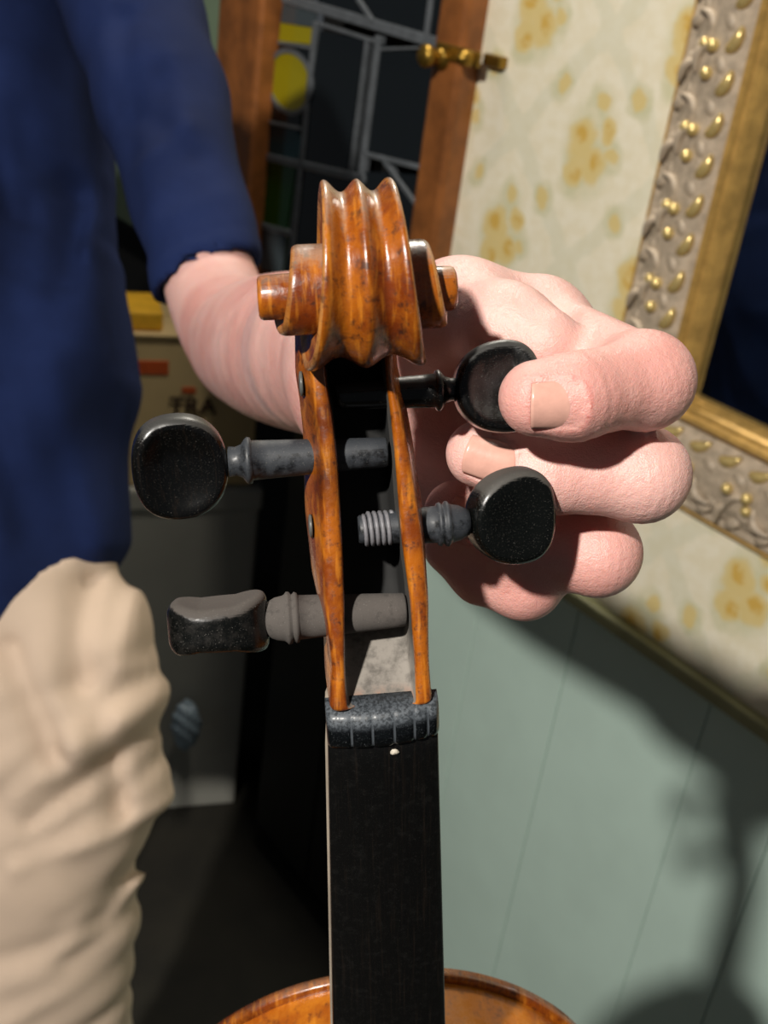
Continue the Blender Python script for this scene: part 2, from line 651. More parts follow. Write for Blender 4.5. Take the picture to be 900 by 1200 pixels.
# ---- nut
NP = [(-.6, -.9), (-.8, .25), (-.2, .8), (.8, 1.05), (2.4, .95), (4.6, .55), (6.4, -.1), (7.4, -1.0), (7.6, -2.2)]
rings = []
nx = 61
grooves = [-7.0, -2.5, 2.2, 6.6, 9.6]
for x in np.linspace(-12.2, 12.2, nx):
    sag = math.sqrt(42 ** 2 - x * x) - 42
    edge = max(0, abs(x) - 11.2) ** 2 * 1.2
    gr = sum(math.exp(-((x - g) / .38) ** 2) for g in grooves) * .55
    ring = []
    for y, z in NP:
        k = gr if z > .3 or y < 3 else gr * .4
        ring.append((x, y - 1.2 + (.05 * x), z + sag - edge - k + .3))
    ring += [(x, 7.4, -6), (x, -1.6, -6)]
    rings.append(ring)
V, F = loft(np.array(rings) * mm)
nut = link('nut', fixn(mesh('nut', V, F)), M['ebony_shaft'], violin)
me = nut.data
me.materials.clear()
t = NT('dusty_nut')
sp_ = t.n('ShaderNodeSeparateXYZ'); t.l(t.tc.outputs['Object'], sp_.inputs[0])
dn = t.noise(1500, 4, .7)
yy_ = t.math('SUBTRACT', sp_.outputs[1], t.math('MULTIPLY', sp_.outputs[0], .05))
f_ = t.math('MULTIPLY', t.mr(yy_, .0024, .0046), t.mr(dn, .42, .58, .3, .8))
for g in grooves:
    f_ = t.math('MAXIMUM', f_, t.math('MULTIPLY', t.mr(t.math('ABSOLUTE', t.math('SUBTRACT', sp_.outputs[0], g * mm)), .00034, .00016), .55))
c_ = t.mix(f_, hexc('07090b'), hexc('555b61'))
c_ = t.mix(t.mr(t.noise(5200, 2), .66, .74, 0, .6), c_, hexc('9aa0a4'))
me.materials.append(t.set(Base_Color=c_, Roughness=t.math('ADD', t.math('MULTIPLY', f_, .5), .2)))
tag(nut, 'black nut with five string grooves and dust along the top')
# dried glue chip and shoulder dust line
V, F = lathe([(0, .9), (.25, .8), (.5, .3), (.55, .01)], seg=9)
V = np.array([(y, z, x) for x, y, z in V]) * [1.2, .95, 1] + [2.2, -4.2, .0]
V = np.array([v + [random.uniform(-.15, .15), random.uniform(-.15, .15), 0] for v in V])
tag(link('glue_chip', fixn(mesh('glue_chip', V * mm, F)), M['glue'], violin), 'small pale chip of dried glue')
# bushings / peg ends on left cheek
for y, dz, rr, nm in ((70.5, -5.5, 2.7, 'bushing_end'), (41, -8.0, 2.6, 'bushing_end')):
    ol, il, ir, orr, bl, dp, fd = interp(y, PB)
    x = ol - bl * (.55 if y > 60 else .6) + .25
    V, F = lathe([(0, rr), (-.55, rr * .97), (-.75, rr * .6), (-.8, .02)], seg=20)
    V = np.array(V) + [x, y, zf(y) + dz]
    link(nm, fixn(mesh(nm, V * mm, F)), M['bushing'], violin)

# ---- pegs
def peg(name, y, sx, zc, shaft_end, collar, headmesh_fn, mat_s, mat_h, inner_end, lab, r_in=2.9, r_out=3.9, wind=False, bands=True, tilt=0):
    # shaft from inside the box (x=inner_end) out to collar, along X
    pr = [(inner_end, .02), (inner_end, r_in * .9), (inner_end + sx * .4, r_in)]
    n = 8
    for i in range(1, n + 1):
        f = i / n
        pr.append((inner_end + (shaft_end - inner_end) * f, r_in + (r_out - r_in) * f))
    e = shaft_end
    if bands:
        for dx, rr in ((.15, .5), (.8, .75), (1.2, .3), (1.5, .25), (1.9, .85), (2.5, .9), (2.9, .35), (3.4, .1), (5.0, -.2), (6.2, -.8), (7.2, -1.4)):
            pr.append((e + sx * dx, r_out + rr))
    else:
        for dx, rr in ((.2, .6), (.9, .8), (1.5, .3), (2.2, -.7), (3.5, -1.2), (5, -1.0)):
            pr.append((e + sx * dx, r_out + rr))
    pr.append((pr[-1][0] + sx * .01, .02))
    V, F = lathe(pr, seg=36)
    me = fixn(mesh(name, np.array(V) * mm, F))
    o = link(name, me, mat_s, violin)
    o.matrix_local = Matrix.Translation((0, y * mm, zc * mm)) @ Matrix.Rotation(tilt, 4, 'Z')
    tag(o, lab)
    V, F, loc, rot = headmesh_fn()
    h = link('peg_head', big_mesh('peg_head', V * mm, F), mat_h, o)
    h.matrix_local = Matrix.Translation(Vector(loc) * mm) @ rot
    if wind:
        rs = []
        nt = 5
        for i in range(nt * 24 + 1):
            a = i / 24 * 2 * math.pi
            x = inner_end + sx * (1.2 + i / 24 * 1.25)
            for_c = np.array([x, (r_in + .35) * math.cos(a), (r_in + .35) * math.sin(a)])
            ring = []
            for b in range(6):
                bb = b / 6 * 2 * math.pi
                ring.append(for_c + .5 * (math.cos(bb) * np.array([1, 0, 0]) + math.sin(bb) * np.array([0, math.cos(a), math.sin(a)])))
            rs.append(ring)
        V, F = loft(np.array(rs) * mm)
        link('string_winding', fixn(mesh('string_winding', V, F)), M['wind'], o)
    return o


def head_sdf(Lx, Wy, waist=1.0, thick_tip=5.0, thick_mid=3.6, thick_base=5.2, dish=1.3, sx=1, heart=0., h=.45, egg=.12):
    """thumb piece: lies in the local XY plane, x from 0 (collar) to Lx (tip), thickness along Z"""
    def f(p):
        x, y, z = p[:, 0] * sx, p[:, 1], p[:, 2]
        u = (x - Lx / 2) / (Lx / 2)
        wv = Wy / 2 * (1 + egg * u - heart * u * u)
        d2 = ((np.abs(u)) ** 2.3 + (np.abs(y) / wv) ** 2.3) ** (1 / 2.3)
        do = (d2 - 1) * min(Lx / 2, Wy / 2)
        rr = np.sqrt(u * u + (y / wv) ** 2)
        T = np.interp(u, [-1, -.35, .35, .8, 1], [thick_base, thick_mid + .3, thick_mid, thick_tip, thick_tip * .93]) - dish * np.clip(1 - rr * rr * 1.25, 0, 1)
        dz = np.abs(z) - T
        return smax(do, dz, 3.0)
    V, F = sdf_mesh(f, [min(0, Lx * sx) - 2, -Wy / 2 - 3, -9], [max(0, Lx * sx) + 2, Wy / 2 + 3, 9], h)
    return V, F


ROT = lambda ax, d: Matrix.Rotation(R(d), 4, ax)


def h_ul():
    V, F = head_sdf(20, 23, sx=-1, thick_tip=4.4, thick_mid=3.6, thick_base=3.8, dish=2.6, egg=.04)
    return V, F, (-29.5, 0, 0), ROT('X', -6) @ ROT('Y', 6)


def h_ll():
    V, F = head_sdf(21.5, 19, sx=-1, thick_tip=5.9, thick_mid=4.8, thick_base=7.2, dish=.6, egg=.05)
    return V, F, (-23.3, 0, 0), ROT('X', 68)


def h_lr():
    V, F = head_sdf(20, 21.5, sx=1, thick_tip=4.6, thick_mid=4.0, thick_base=4.6, dish=.9, egg=.14)
    return V, F, (21.6, 0, 0), ROT('X', -14) @ ROT('Y', 14)


def h_ur():
    V, F = head_sdf(19, 20, sx=1, thick_tip=4.4, thick_mid=3.5, thick_base=4.6, dish=1.0)
    return V, F, (19.6, 0, 0), ROT('X', -26)


peg('tuning_peg', 54.6, -1, -29.0, -24.3, 0, h_ul, M['ebony_shaft'], M['ebony'], 4.6, 'upper left peg with a broad black dished head', 3.2, 4.3, bands=False)
peg('tuning_peg', 21.8, -1, -16.5, -16.6, 0, h_ll, M['grey_dust'], M['ebony_dusty'], 6.8, 'lower left peg turned edge on, grey with dust', 3.7, 4.9)
peg('tuning_peg', 39.2, 1, -23.0, 14.5, 0, h_lr, M['ebony_shaft'], M['ebony_speck'], -2.6, 'lower right peg with ringed collar and string remnants', 3.1, 4.1, wind=True)
peg('tuning_peg', 66.4, 1, -33.5, 15.5, 0, h_ur, M['ebony'], M['ebony'], -6, 'upper right peg gripped by the fingers', 2.8, 3.7, bands=False)

# ---- body
def outline(n=160):
    K = [(0, 0), (14, .4), (30, 5.0), (46, 15), (60, 29), (70, 44), (76, 60), (78, 74), (76, 90), (71, 106), (67, 122), (69, 135), (76, 139), (64, 146), (57, 165), (55.5, 185), (59, 205), (70, 222),
         (80, 226), (82, 232), (90, 245), (100, 262), (104, 282), (102, 305), (92, 328), (72, 345), (45, 353), (20, 355), (0, 355)]
    K = np.array(K, float)
    s = np.concatenate([[0], np.cumsum(np.linalg.norm(np.diff(K, axis=0), axis=1))])
    q = np.linspace(0, s[-1], n)
    half = np.stack([np.interp(q, s, K[:, 0]), np.interp(q, s, K[:, 1])], 1)
    for _ in range(6):
        half[1:-1] = .25 * half[:-2] + .5 * half[1:-1] + .25 * half[2:]
    full = np.concatenate([half, half[-2:0:-1] * [-1, 1]])
    return full


O = outline()
BT = math.tan(R(3.2))


def body_z(y):    # plane of the edge of the top plate
    return -12.6 - y * BT * 1.0


def plate(zt, zb, arch, inset, name, mat):
    V = []
    F = []
    n = len(O)
    cx = np.array([0, 175.])
    lev = [(1.0, zb, 0), (1.0, zt - .8, 0), (.996, zt - .2, 0), (.985, zt, 0), (.97, zt - .3, 0), (.955, zt - .9, 0), (.93, zt - .8, 0), (.85, zt, .18), (.7, zt, .5), (.5, zt, .82), (.3, zt, .95), (.12, zt, 1)]
    for s, z, a in lev:
        for x, y in O:
            # scale towards the spine
            yy = cx[1] + (y - cx[1]) * s
            V.append((x * s, -134.5 - yy, body_z(yy) + z + arch * a))
    for i in range(len(lev) - 1):
        for j in range(n):
            a = i * n + j
            b = i * n + (j + 1) % n
            F.append((a, b, b + n, a + n))
    F.append(tuple(range(n)))
    F.append(tuple((len(lev) - 1) * n + j for j in range(n)))
    me = fixn(mesh(name, np.array(V) * mm, F))
    return me


me = plate(0, -3.6, 14, 0, 'top_plate', None)
me.materials.append(M['varnish_top'])
me.materials.append(M['varnish_scroll'])
n = len(O)
tp = link('top_plate', me, None, violin)
for p in me.polygons:
    c = p.center
    # dark rounded edge
me2 = plate(-34, -37.6, -12, 0, 'back_plate', None)
link('back_plate', me2, M['varnish'], violin)
V = []
for z in (-3.4, -34.2):
    for x, y in O:
        yy = 175 + (y - 175) * .984
        V.append((x * .972, -134.5 - yy, body_z(yy) + z))
F = [(j, (j + 1) % n, (j + 1) % n + n, j + n) for j in range(n)]
link('ribs', fixn(mesh('ribs', np.array(V) * mm, F)), M['varnish_rib'], violin)
# purfling line
rings = []
for k in range(n + 1):
    x, y = O[k % n]
    s = .958
    yy = 175 + (y - 175) * s
    z = body_z(yy) - .55
    x1, y1 = O[k % n]
    c = np.array([x * s, -134.5 - yy, z])
    nrm = np.array([x, -(y - 175), 0.]); nrm /= np.linalg.norm(nrm)
    rings.append([c - nrm * .6, c + nrm * .6, c + nrm * .6 + [0, 0, .35], c - nrm * .6 + [0, 0, .35]])
V, F = loft(np.array(rings) * mm, caps=False)
link('purfling', fixn(mesh('purfling', V, F)), M['black'], violin)

# ================================================================== PERSON
def A(px, py, Z):
    return atc(px, py, Z * .95)


ARM = [(A(130, -90, 960), 42), (A(190, 112, 857), 32), (A(245, 325, 776), 29.5), (A(283, 396, 700), 31.5), (A(312, 406, 610), 34), (A(352, 412, 510), 32.5), (A(440, 425, 385), 27), (A(470, 430, 355), 25)]


def spline(P, n=6):
    P = [np.append(a, r_) for a, r_ in P]
    P = [2 * P[0] - P[1]] + P + [2 * P[-1] - P[-2]]
    out = []
    for k in range(1, len(P) - 2):
        for j_ in range(n):
            t_ = j_ / n
            a, b, c, d = P[k - 1], P[k], P[k + 1], P[k + 2]
            out.append(.5 * (2 * b + (c - a) * t_ + (2 * a - 5 * b + 4 * c - d) * t_ * t_ + (3 * b - a - 3 * c + d) * t_ ** 3))
    return out + [P[-2]]


ARMS = spline(ARM)


def arm_sdf(p):
    d = None
    for a, b in zip(ARMS[:-1], ARMS[1:]):
        c = cone(p, a[:3], b[:3], a[3] - 1.2, b[3] - 1.2)
        d = c if d is None else smin(d, c, 7)
    return d


def chain(p, pts, rad, k=3.0):
    d = None
    for i in range(len(pts) - 1):
        c = cone(p, pts[i], pts[i + 1], rad[i], rad[i + 1])
        d = c if d is None else smin(d, c, k)
    return d


IDX = [A(640, 396, 312), A(756, 446, 266), A(672, 465, 254), A(629, 467, 253)]
IDR = [11.5, 9.6, 8.9, 8.0]
MID = [A(682, 468, 326), A(752, 556, 280), A(640, 555, 278), A(562, 532, 280)]
MIR = [12, 9.9, 9.0, 7.8]
RNG = [A(650, 545, 340), A(700, 648, 300), A(606, 640, 300), A(534, 600, 302)]
RIR = [12, 9.6, 8.8, 7.9]
PNK = [A(610, 600, 342), A(614, 680, 306), A(566, 670, 308), A(530, 640, 308)]
PIR = [11, 8.8, 8.0, 7.4]
THB = [A(470, 425, 348), A(540, 368, 308), A(594, 386, 287), A(637, 405, 280)]
THR = [17, 12.5, 10.2, 8.8]


def hand_sdf(p):
    idx = chain(p, IDX, IDR, 3)
    mid = chain(p, MID, MIR, 3)
    rng = chain(p, RNG, RIR, 3)
    pnk = chain(p, PNK, PIR, 3)
    thb = chain(p, THB, THR, 5)
    # knuckle bulges
    for name_, c, r in (('i', IDX[1], 9.9), ('m', MID[1], 10.2), ('r', RNG[1], 9.9), ('p', PNK[1], 9.1)):
        s = np.linalg.norm(p - c, axis=1) - r
        if name_ == 'i': idx = smin(idx, s, 4)
        if name_ == 'm': mid = smin(mid, s, 4)
        if name_ == 'r': rng = smin(rng, s, 4)
        if name_ == 'p': pnk = smin(pnk, s, 4)
    palm = cone(p, A(455, 440, 375), IDX[0], 25, 12)
    palm = smin(palm, cone(p, A(455, 455, 375), MID[0], 25, 12.5), 8)
    palm = smin(palm, cone(p, A(460, 470, 375), RNG[0], 24, 12), 8)
    palm = smin(palm, cone(p, A(470, 490, 370), PNK[0], 22, 12), 8)
    palm = smin(palm, cone(p, A(470, 520, 355), A(560, 600, 335), 17, 14), 8)   # heel of the little finger side
    palm = smin(palm, cone(p, A(470, 415, 350), A(530, 375, 312), 20, 14), 8)   # ball of the thumb
    # web between thumb and index
    web = cone(p, A(560, 372, 312), A(630, 368, 312), 9, 9)
    d = smin(palm, thb, 6)
    d = smin(d, web, 10)
    d = smin(d, idx, 4.5)
    d = smin(d, mid, 4.0)
    d = smin(d, rng, 4.0)
    d = smin(d, pnk, 4.0)
    # separate neighbouring fingers where they only touch
    return d


NAILS = [(A(643, 467, 253.5), IDX[3] - IDX[2], np.array([0, -.30, -1.]), 11.0, 10.8, 8.35),
         (A(578, 538, 279.5), MID[3] - MID[2], np.array([-.1, -.1, -1.]), 10.4, 11.2, 8.05),
         (A(550, 608, 302), RNG[3] - RNG[2], np.array([-.1, -.1, -1.]), 10, 10, 8.1)]


def nail_fold(q, v):
    for c, ax, out, wd, ln, rad in NAILS:
        ax = ax / np.linalg.norm(ax)
        out = out - ax * (out @ ax); out = out / np.linalg.norm(out)
        sd = np.cross(ax, out)
        d = q - c
        u = (d @ ax) / (ln / 2)
        o = d @ out
        w_ = (d @ sd) / (wd / 2)
        e = (np.abs(np.minimum(u, .55 * np.abs(u))) ** 2.6 + np.abs(w_) ** 2.6) ** (1 / 2.6)
        m = (o > 0) & (np.abs(d).max(1) < 16) & (u < .85)
        v = v - np.where(m, .20 * np.exp(-((e - 1.13) / .10) ** 2) - .45 * (e < .98), 0)
    return v


# creases pressed into the skin
CR = [(A(646, 338, 296), A(640, 362, 293), A(652, 388, 288), 1.0), (A(622, 350, 299), A(622, 368, 297), A(628, 384, 294), .7), (A(668, 352, 292), A(662, 368, 288), A(666, 386, 282), .6)]


def body_sdf(p):
    d = smin(arm_sdf(p), hand_sdf(p), 12) if False else None
    return d


def full_arm(p):
    out = np.full(len(p), 1e3)
    a = arm_sdf(p)
    near = (p[:, 2] < 420)
    out = a.copy()
    if near.any():
        q = p[near]
        h_ = hand_sdf(q)
        v = smin(a[near], h_, 14)
        # fine knuckle wrinkles
        for c0, c1 in ((IDX[1], IDX[2]), (MID[1], MID[2]), (RNG[1], RNG[2])):
            ax = (c1 - c0) / np.linalg.norm(c1 - c0)
            s = (q - c0) @ ax
            rr = np.linalg.norm(q - c0, axis=1)
            wgt = np.exp(-((s - 1) / 6.5) ** 2) * np.clip((19 - rr) / 6, 0, 1)
            v += .11 * np.sin(s * 2.6 + 1.2 * np.sin(q[:, 1] * .35)) * wgt
            # distal joint line
            s2 = (q - c1) @ ax
            r2 = np.linalg.norm(q - c1, axis=1)
            v += .22 * np.exp(-((s2 + 1.5) / .8) ** 2) * (r2 < 13) + .16 * np.exp(-((s2 - 1.2) / .7) ** 2) * (r2 < 13)
        v = nail_fold(q, v)
        for a0, a1, a2, r in CR:
            c = np.minimum(cone(q, a0, a1, r, r), cone(q, a1, a2, r, r * .5))
            v = smax(v, -c, 5.0)
        out[near] = v
    return out


Vh, Fh = sdf_mesh(full_arm, [-330, -60, 225], [100, 560, 430], .9, slack=1.5)
# the trunk, upper arm and legs continue the same body; joined here along one shared field at a coarser step
SHD = [A(70, -80, 950)]
HIPL = A(20, 760, 1010)
HIPR = A(-330, 760, 1060)


def torso(p, g=0.):
    d = cone(p, A(-20, -60, 1010), A(-300, -60, 1050), 70 + g, 70 + g)
    d = smin(d, cone(p, A(-22, 150, 1050), A(-240, 120, 1080), 118 + g, 118 + g), 80)
    d = smin(d, cone(p, A(-38, 420, 1020), A(-230, 420, 1050), 135 + g, 135 + g), 80)
    d = smin(d, cone(p, A(-45, 640, 1030), A(-230, 640, 1060), 128 + g, 128 + g), 60)
    return d


def legs(p, g=0.):
    d = cone(p, A(50, 830, 1010), A(20, 1250, 1080), 100 + g, 88 + g)
    d = smin(d, cone(p, A(20, 1250, 1080), A(60, 1800, 1250), 88 + g, 60 + g), 40)
    e = cone(p, A(-290, 800, 1040), A(-300, 1250, 1110), 100 + g, 84 + g)
    e = smin(e, cone(p, A(-300, 1250, 1110), A(-300, 1800, 1280), 84 + g, 60 + g), 40)
    return smin(d, e, 25)


Vb, Fb = None, None


def body_all(p):
    d = torso(p, -24)
    d = smin(d, legs(p, -26), 40)
    d = smin(d, cone(p, A(-180, -60, 1000), A(-180, -260, 980), 62, 55), 30)
    d = smin(d, np.maximum(arm_sdf(p), 785 * .95 - p[:, 2]), 6)
    d = smin(d, cone(p, A(-420, -80, 1040), A(-520, 350, 1000), 50, 40), 25)
    return d


Z0 = 430.0
Vb, Fb = sdf_mesh(lambda p: np.maximum(body_all(p), Z0 - .01 - p[:, 2] - 6), [-620, -1150, 410], [120, 830, 1420], 9.0, slack=5)
Vm, Fm = sdf_mesh(lambda p: np.maximum(arm_sdf(p), np.maximum(420 - p[:, 2], p[:, 2] - 800 * .95)), [-330, -60, 405], [100, 400, 790], 2.2, slack=3)
Vall = np.concatenate([Vh, Vb, Vm]) * mm
person = empty('person', Matrix.Translation(Vector(C2W(np.array([-.1, -.75, 1.3])))))
person.location.z = 0
tag(person, 'person in navy tee and khaki trousers reaching in to turn the upper right peg', 'person')
PI_ = person.matrix_world.copy()
PO = np.array([person.location.x, person.location.y, 0])


def plink(name, V, F, mat, parent=person, smooth=True):
    return link(name, big_mesh(name, C2W(V) - PO, F, smooth), mat, parent)


# cut hand mesh open side where it meets the coarse mesh is hidden inside: caps overlap
plink('body', Vall, np.concatenate([Fh, Fb + len(Vh), Fm + len(Vh) + len(Vb)]), M['skin'])


# ---- fingernails
def nail(c, axis, out, wd, ln, rad, lab=None):
    """c: point on the finger axis under the nail; axis: towards the tip; out: outward normal"""
    axis = axis / np.linalg.norm(axis)
    out = out - axis * (out @ axis)
    out /= np.linalg.norm(out)
    side = np.cross(axis, out)
    V = []
    nu, nv = 18, 16
    for lay in (0, 1):
        for i in range(nu + 1):
            u = -1 + 2 * i / nu
            base = (1 - max(0, -u) ** 2.6) ** .5 if u < 0 else 1 - .10 * u
            for j in range(nv + 1):
                v = -1 + 2 * j / nv
                hw = wd / 2 * max(base, .05)
                ext = ln / 2 * (u + (.12 * (1 - v * v) if u > 0 else 0) * u)
                ang = v * hw / (rad * .86)
                rr = rad * .86
                off = rad * .14 + .50 - .25 * abs(v) ** 3 - (.25 * max(0, -u) ** 2) - .8 * lay
                V.append(c + axis * ext + (rr * math.cos(ang) + off) * out + rr * math.sin(ang) * side)
    F = []
    m_ = nv + 1
    L_ = (nu + 1) * m_
    for i in range(nu):
        for j in range(nv):
            a = i * m_ + j
            F.append((a, a + m_, a + m_ + 1, a + 1))
            F.append((a + L_, a + L_ + 1, a + L_ + m_ + 1, a + L_ + m_))
    for i in range(nu):
        for j0 in (0, nv):
            a = i * m_ + j0
            F.append((a, a + m_, a + m_ + L_, a + L_))
    for j in range(nv):
        for i0 in (0, nu):
            a = i0 * m_ + j
            F.append((a, a + 1, a + 1 + L_, a + L_))
    me = fixn(mesh('fingernail', C2W(np.array(V) * mm) - PO, F))
    return link('fingernail', me, M['nail'], person)


for nl in NAILS:
    nail(*nl)

# ---- shirt
def fold(p, seeds, amp):
    v = 0
    for (dx, dy, dz, ph, fr) in seeds:
        v = v + np.sin((p[:, 0] * dx + p[:, 1] * dy + p[:, 2] * dz) * fr + ph + 1.3 * np.sin(p[:, 1] * .011 + ph))
    return amp * v


HEM_A = A(245, 331, 775)
HEM_N = (A(245, 331, 700) - A(150, 60, 850)); HEM_N = HEM_N / np.linalg.norm(HEM_N)
HEM_N = D = HEM_N


def sleeve(p, g=0.):
    d = cone(p, A(243, 325, 772), A(188, 110, 855), 35.5 + g, 41 + g)
    d = smin(d, cone(p, A(188, 110, 855), A(120, -100, 960), 41 + g, 62 + g), 20)
    return d


hemn = np.array([.35, -.92, -.1]); hemn /= np.linalg.norm(hemn)
hem2 = np.array([.50, -.866, 0.])


rs_ = random.Random(5)
SF = []
for i in range(15):
    x0 = rs_.uniform(-40, 140); y0 = rs_.uniform(40, 560)
    SF.append((A(x0, y0, 940), A(x0 + rs_.uniform(-10, 45), y0 + rs_.uniform(90, 220), 930), rs_.uniform(8, 16), rs_.choice([-1, 1]) * rs_.uniform(4, 9)))
SL = [(A(150, 120, 800), A(235, 190, 790), 9, 2.5), (A(165, 200, 780), A(225, 150, 790), 8, -3), (A(175, 270, 760), A(262, 225, 760), 8, -1.8), (A(200, 60, 800), A(225, 180, 800), 10, -4), (A(150, 30, 850), A(170, 300, 780), 9, 4)]


def shirt_sdf(p):
    t_ = torso(p, 4)
    t_ = t_ + fold(p, [(1, .12, 0, .4, .045), (.8, -.25, .3, 2.0, .07), (.6, .3, 0, 1.0, .11)], 4.0) * np.clip((p[:, 1] + 150) / 200, .3, 1)
    for a_, b_, w_, am in ((A(88, -60, 960), A(118, 260, 960), 11, 15), (A(118, 260, 960), A(150, 420, 960), 9, 10), (A(60, 60, 960), A(70, 330, 940), 16, 9), (A(10, 30, 960), A(40, 300, 930), 20, 7)):
        q = p * [1, 1, .02]
        t_ = t_ + am * np.exp(-(cone(q, a_ * [1, 1, .02], b_ * [1, 1, .02], 0, 0) / w_) ** 2)
    for a_, b_, w_, am in SF:
        q = p * [1, 1, .02]
        t_ = t_ + am * np.exp(-(cone(q, a_ * [1, 1, .02], b_ * [1, 1, .02], 0, 0) / w_) ** 2)
    low = A(-80, 680, 1000)[1]
    # bottom hem rising to the right
    hemy = -92 + np.clip(p[:, 0] + 290, -60, 200) * .72
    t_ = smax(t_, hemy - p[:, 1], 4)
    s = sleeve(p)
    s = s + 2.2 * np.sin(p[:, 0] * .075 + p[:, 1] * .018 + p[:, 2] * .01) + 1.0 * np.sin(p[:, 1] * .05 - p[:, 0] * .08 + 1)
    for a_, b_, w_, am in SL:
        q = p * [1, 1, .02]
        s = s + am * np.exp(-(cone(q, a_ * [1, 1, .02], b_ * [1, 1, .02], 0, 0) / w_) ** 2)
    cut = (p - HC) @ HN
    band = np.exp(-((cut + 17) / 2.0) ** 2) * .8
    s = s + band
    s = smax(s, cut, 2)
    bore = cone(p, A(243, 325, 772), A(175, 110, 850), 30, 42)
    bore = cone(p, A(243, 325, 772) + axs * 45, A(243, 325, 772) - axs * 45, 30.3, 30.3)
    s = smax(s, -np.maximum(bore, -(cut + 7)), 1)
    neck = cone(p, A(-180, -60, 1000), A(-180, -260, 980), 60, 60)
    d = smin(t_, s, 4)
    d = smin(d, cone(p, A(-420, -90, 1040), A(-500, 200, 1010), 66, 52), 20)
    return d


# hem plane through the two seen corners of the cuff, tilted towards the forearm
pA, pB = A(187, 364, 790), A(304, 297, 770)
e1 = (pB - pA) / np.linalg.norm(pB - pA)
axs = A(243, 325, 772) - A(188, 110, 855); axs /= np.linalg.norm(axs)
HC = (pA + pB) / 2
HN = np.cross(e1, HC / np.linalg.norm(HC)); HN /= np.linalg.norm(HN)
if HN @ axs < 0: HN = -HN
HN = HN * .5 + axs * .5; HN -= e1 * (HN @ e1); HN /= np.linalg.norm(HN)
Vs, Fs = sdf_mesh(shirt_sdf, [-620, -160, 700], [-20, 560, 1230], 3.6, slack=6)
plink('shirt', Vs * mm, Fs, M['shirt'])


def rng_(p, a, b, w_, amp):   # one soft fold along a segment
    return -amp * np.exp(-(np.maximum(cone(p, a, b, 0, 0), 0) / w_) ** 2)


rnd = random.Random(11)
FO = []
for i in range(17):
    y0 = 800 + i * 28 + rnd.uniform(-14, 14)
    x0 = rnd.uniform(-60, 70)
    x1 = min(x0 + rnd.uniform(110, 240), 195)
    FO.append((A(x0, y0 + rnd.uniform(15, 55), 940), A(x1, y0 - rnd.uniform(15, 70), 940), rnd.uniform(7, 15), rnd.choice([-1, 1, -1]) * rnd.uniform(3, 6)))
FO += [(A(20, 760, 940), A(75, 880, 940), 12, -12), (A(90, 690, 940), A(95, 800, 940), 11, -10), (A(60, 880, 940), A(-10, 940, 940), 12, -12), (A(150, 660, 940), A(140, 780, 940), 10, 7),
       (A(20, 900, 940), A(140, 850, 940), 16, 9), (A(120, 850, 940), A(130, 960, 940), 9, -9), (A(40, 960, 940), A(190, 850, 940), 9, -8), (A(100, 1100, 940), A(170, 1000, 940), 9, -10)]


def fold2(p):
    v = np.zeros(len(p))
    for a, b, w_, am in FO:
        # ignore depth: project on camera-facing direction roughly by flattening z
        q = p.copy(); q[:, 2] *= .02
        a2 = a * [1, 1, .02]; b2 = b * [1, 1, .02]
        v -= am * np.exp(-((cone(q, a2, b2, 0, 0)) / w_) ** 2)
    return v


def tr_sdf(p):
    d = legs(p, 3)
    d = smin(d, torso(p, -3), 20)
    d = smin(d, cone(p, A(60, 740, 1000), A(90, 900, 1030), 66, 66), 40)
    d = smax(d, p[:, 1] - (-62 + np.clip(p[:, 0] + 290, -60, 200) * .72), 3)
    d = d + fold2(p)
    d = d + 1.5 * np.sin(p[:, 1] * .08 + p[:, 0] * .05 + 2 * np.sin(p[:, 0] * .03))
    return d


Vt, Ft = sdf_mesh(tr_sdf, [-450, -1150, 820], [0, 60, 1450], 4.5, slack=10)
plink('trousers', Vt * mm, Ft, M['trousers'])

# ================================================================== ROOM
# wall plane: horizontal direction taken from its vanishing point
wd_ = C2W(np.array([-1225, 894, 1454.])) - CAM
wd_[2] = 0
WL = wd_ / np.linalg.norm(wd_)                # along the wall, towards the far left
WU = np.array([0, 0, 1.])
WN = np.cross(WL, WU); WN /= np.linalg.norm(WN)
P0 = at(850, 600, 1.08)
if (CAM - P0) @ WN < 0:
    WN = -WN


def wuv(px, py, off=0.):          # where an image ray meets the wall plane (offset off into the room): u to the right, v = height
    dray = at(px, py, 1.0) - CAM
    k = ((P0 + WN * off - CAM) @ WN) / (dray @ WN)
    q = CAM + dray * k
    return np.array([-(q - P0) @ WL, q[2]])


P0g = P0.copy(); P0g[2] = 0
RU = -WL                          # +u


def wp(u, v, n_=0.):              # wall coordinates -> world
    return P0g + RU * u + WU * v + WN * n_


MW = Matrix([[RU[0], WN[0], 0, P0g[0]], [RU[1], WN[1], 0, P0g[1]], [RU[2], WN[2], 1, 0], [0, 0, 0, 1]])
# local frame of wall objects: x = u, y = out of the wall, z = height   (mirrored if determinant < 0)
DET = np.linalg.det(np.array([[RU[0], WN[0], 0], [RU[1], WN[1], 0], [0, 0, 1]]))


def wbox(name, u0, u1, v0, v1, n0, n1, mat, parent=None, bev=0, kind=None):
    V = [wp(u, v, n_) for u in (u0, u1) for v in (v0, v1) for n_ in (n0, n1)]
    F = [(0, 1, 3, 2), (4, 6, 7, 5), (0, 4, 5, 1), (2, 3, 7, 6), (0, 2, 6, 4), (1, 5, 7, 3)]
    V = np.array(V)
    off = np.zeros(3)
    if parent is not None:
        V = V - np.array(parent.location)
    me = fixn(mesh(name, V, F, False))
    o = link(name, me, mat, parent)
    if bev: bevel(o, bev, 2)
    if kind: o['kind'] = kind
    return o


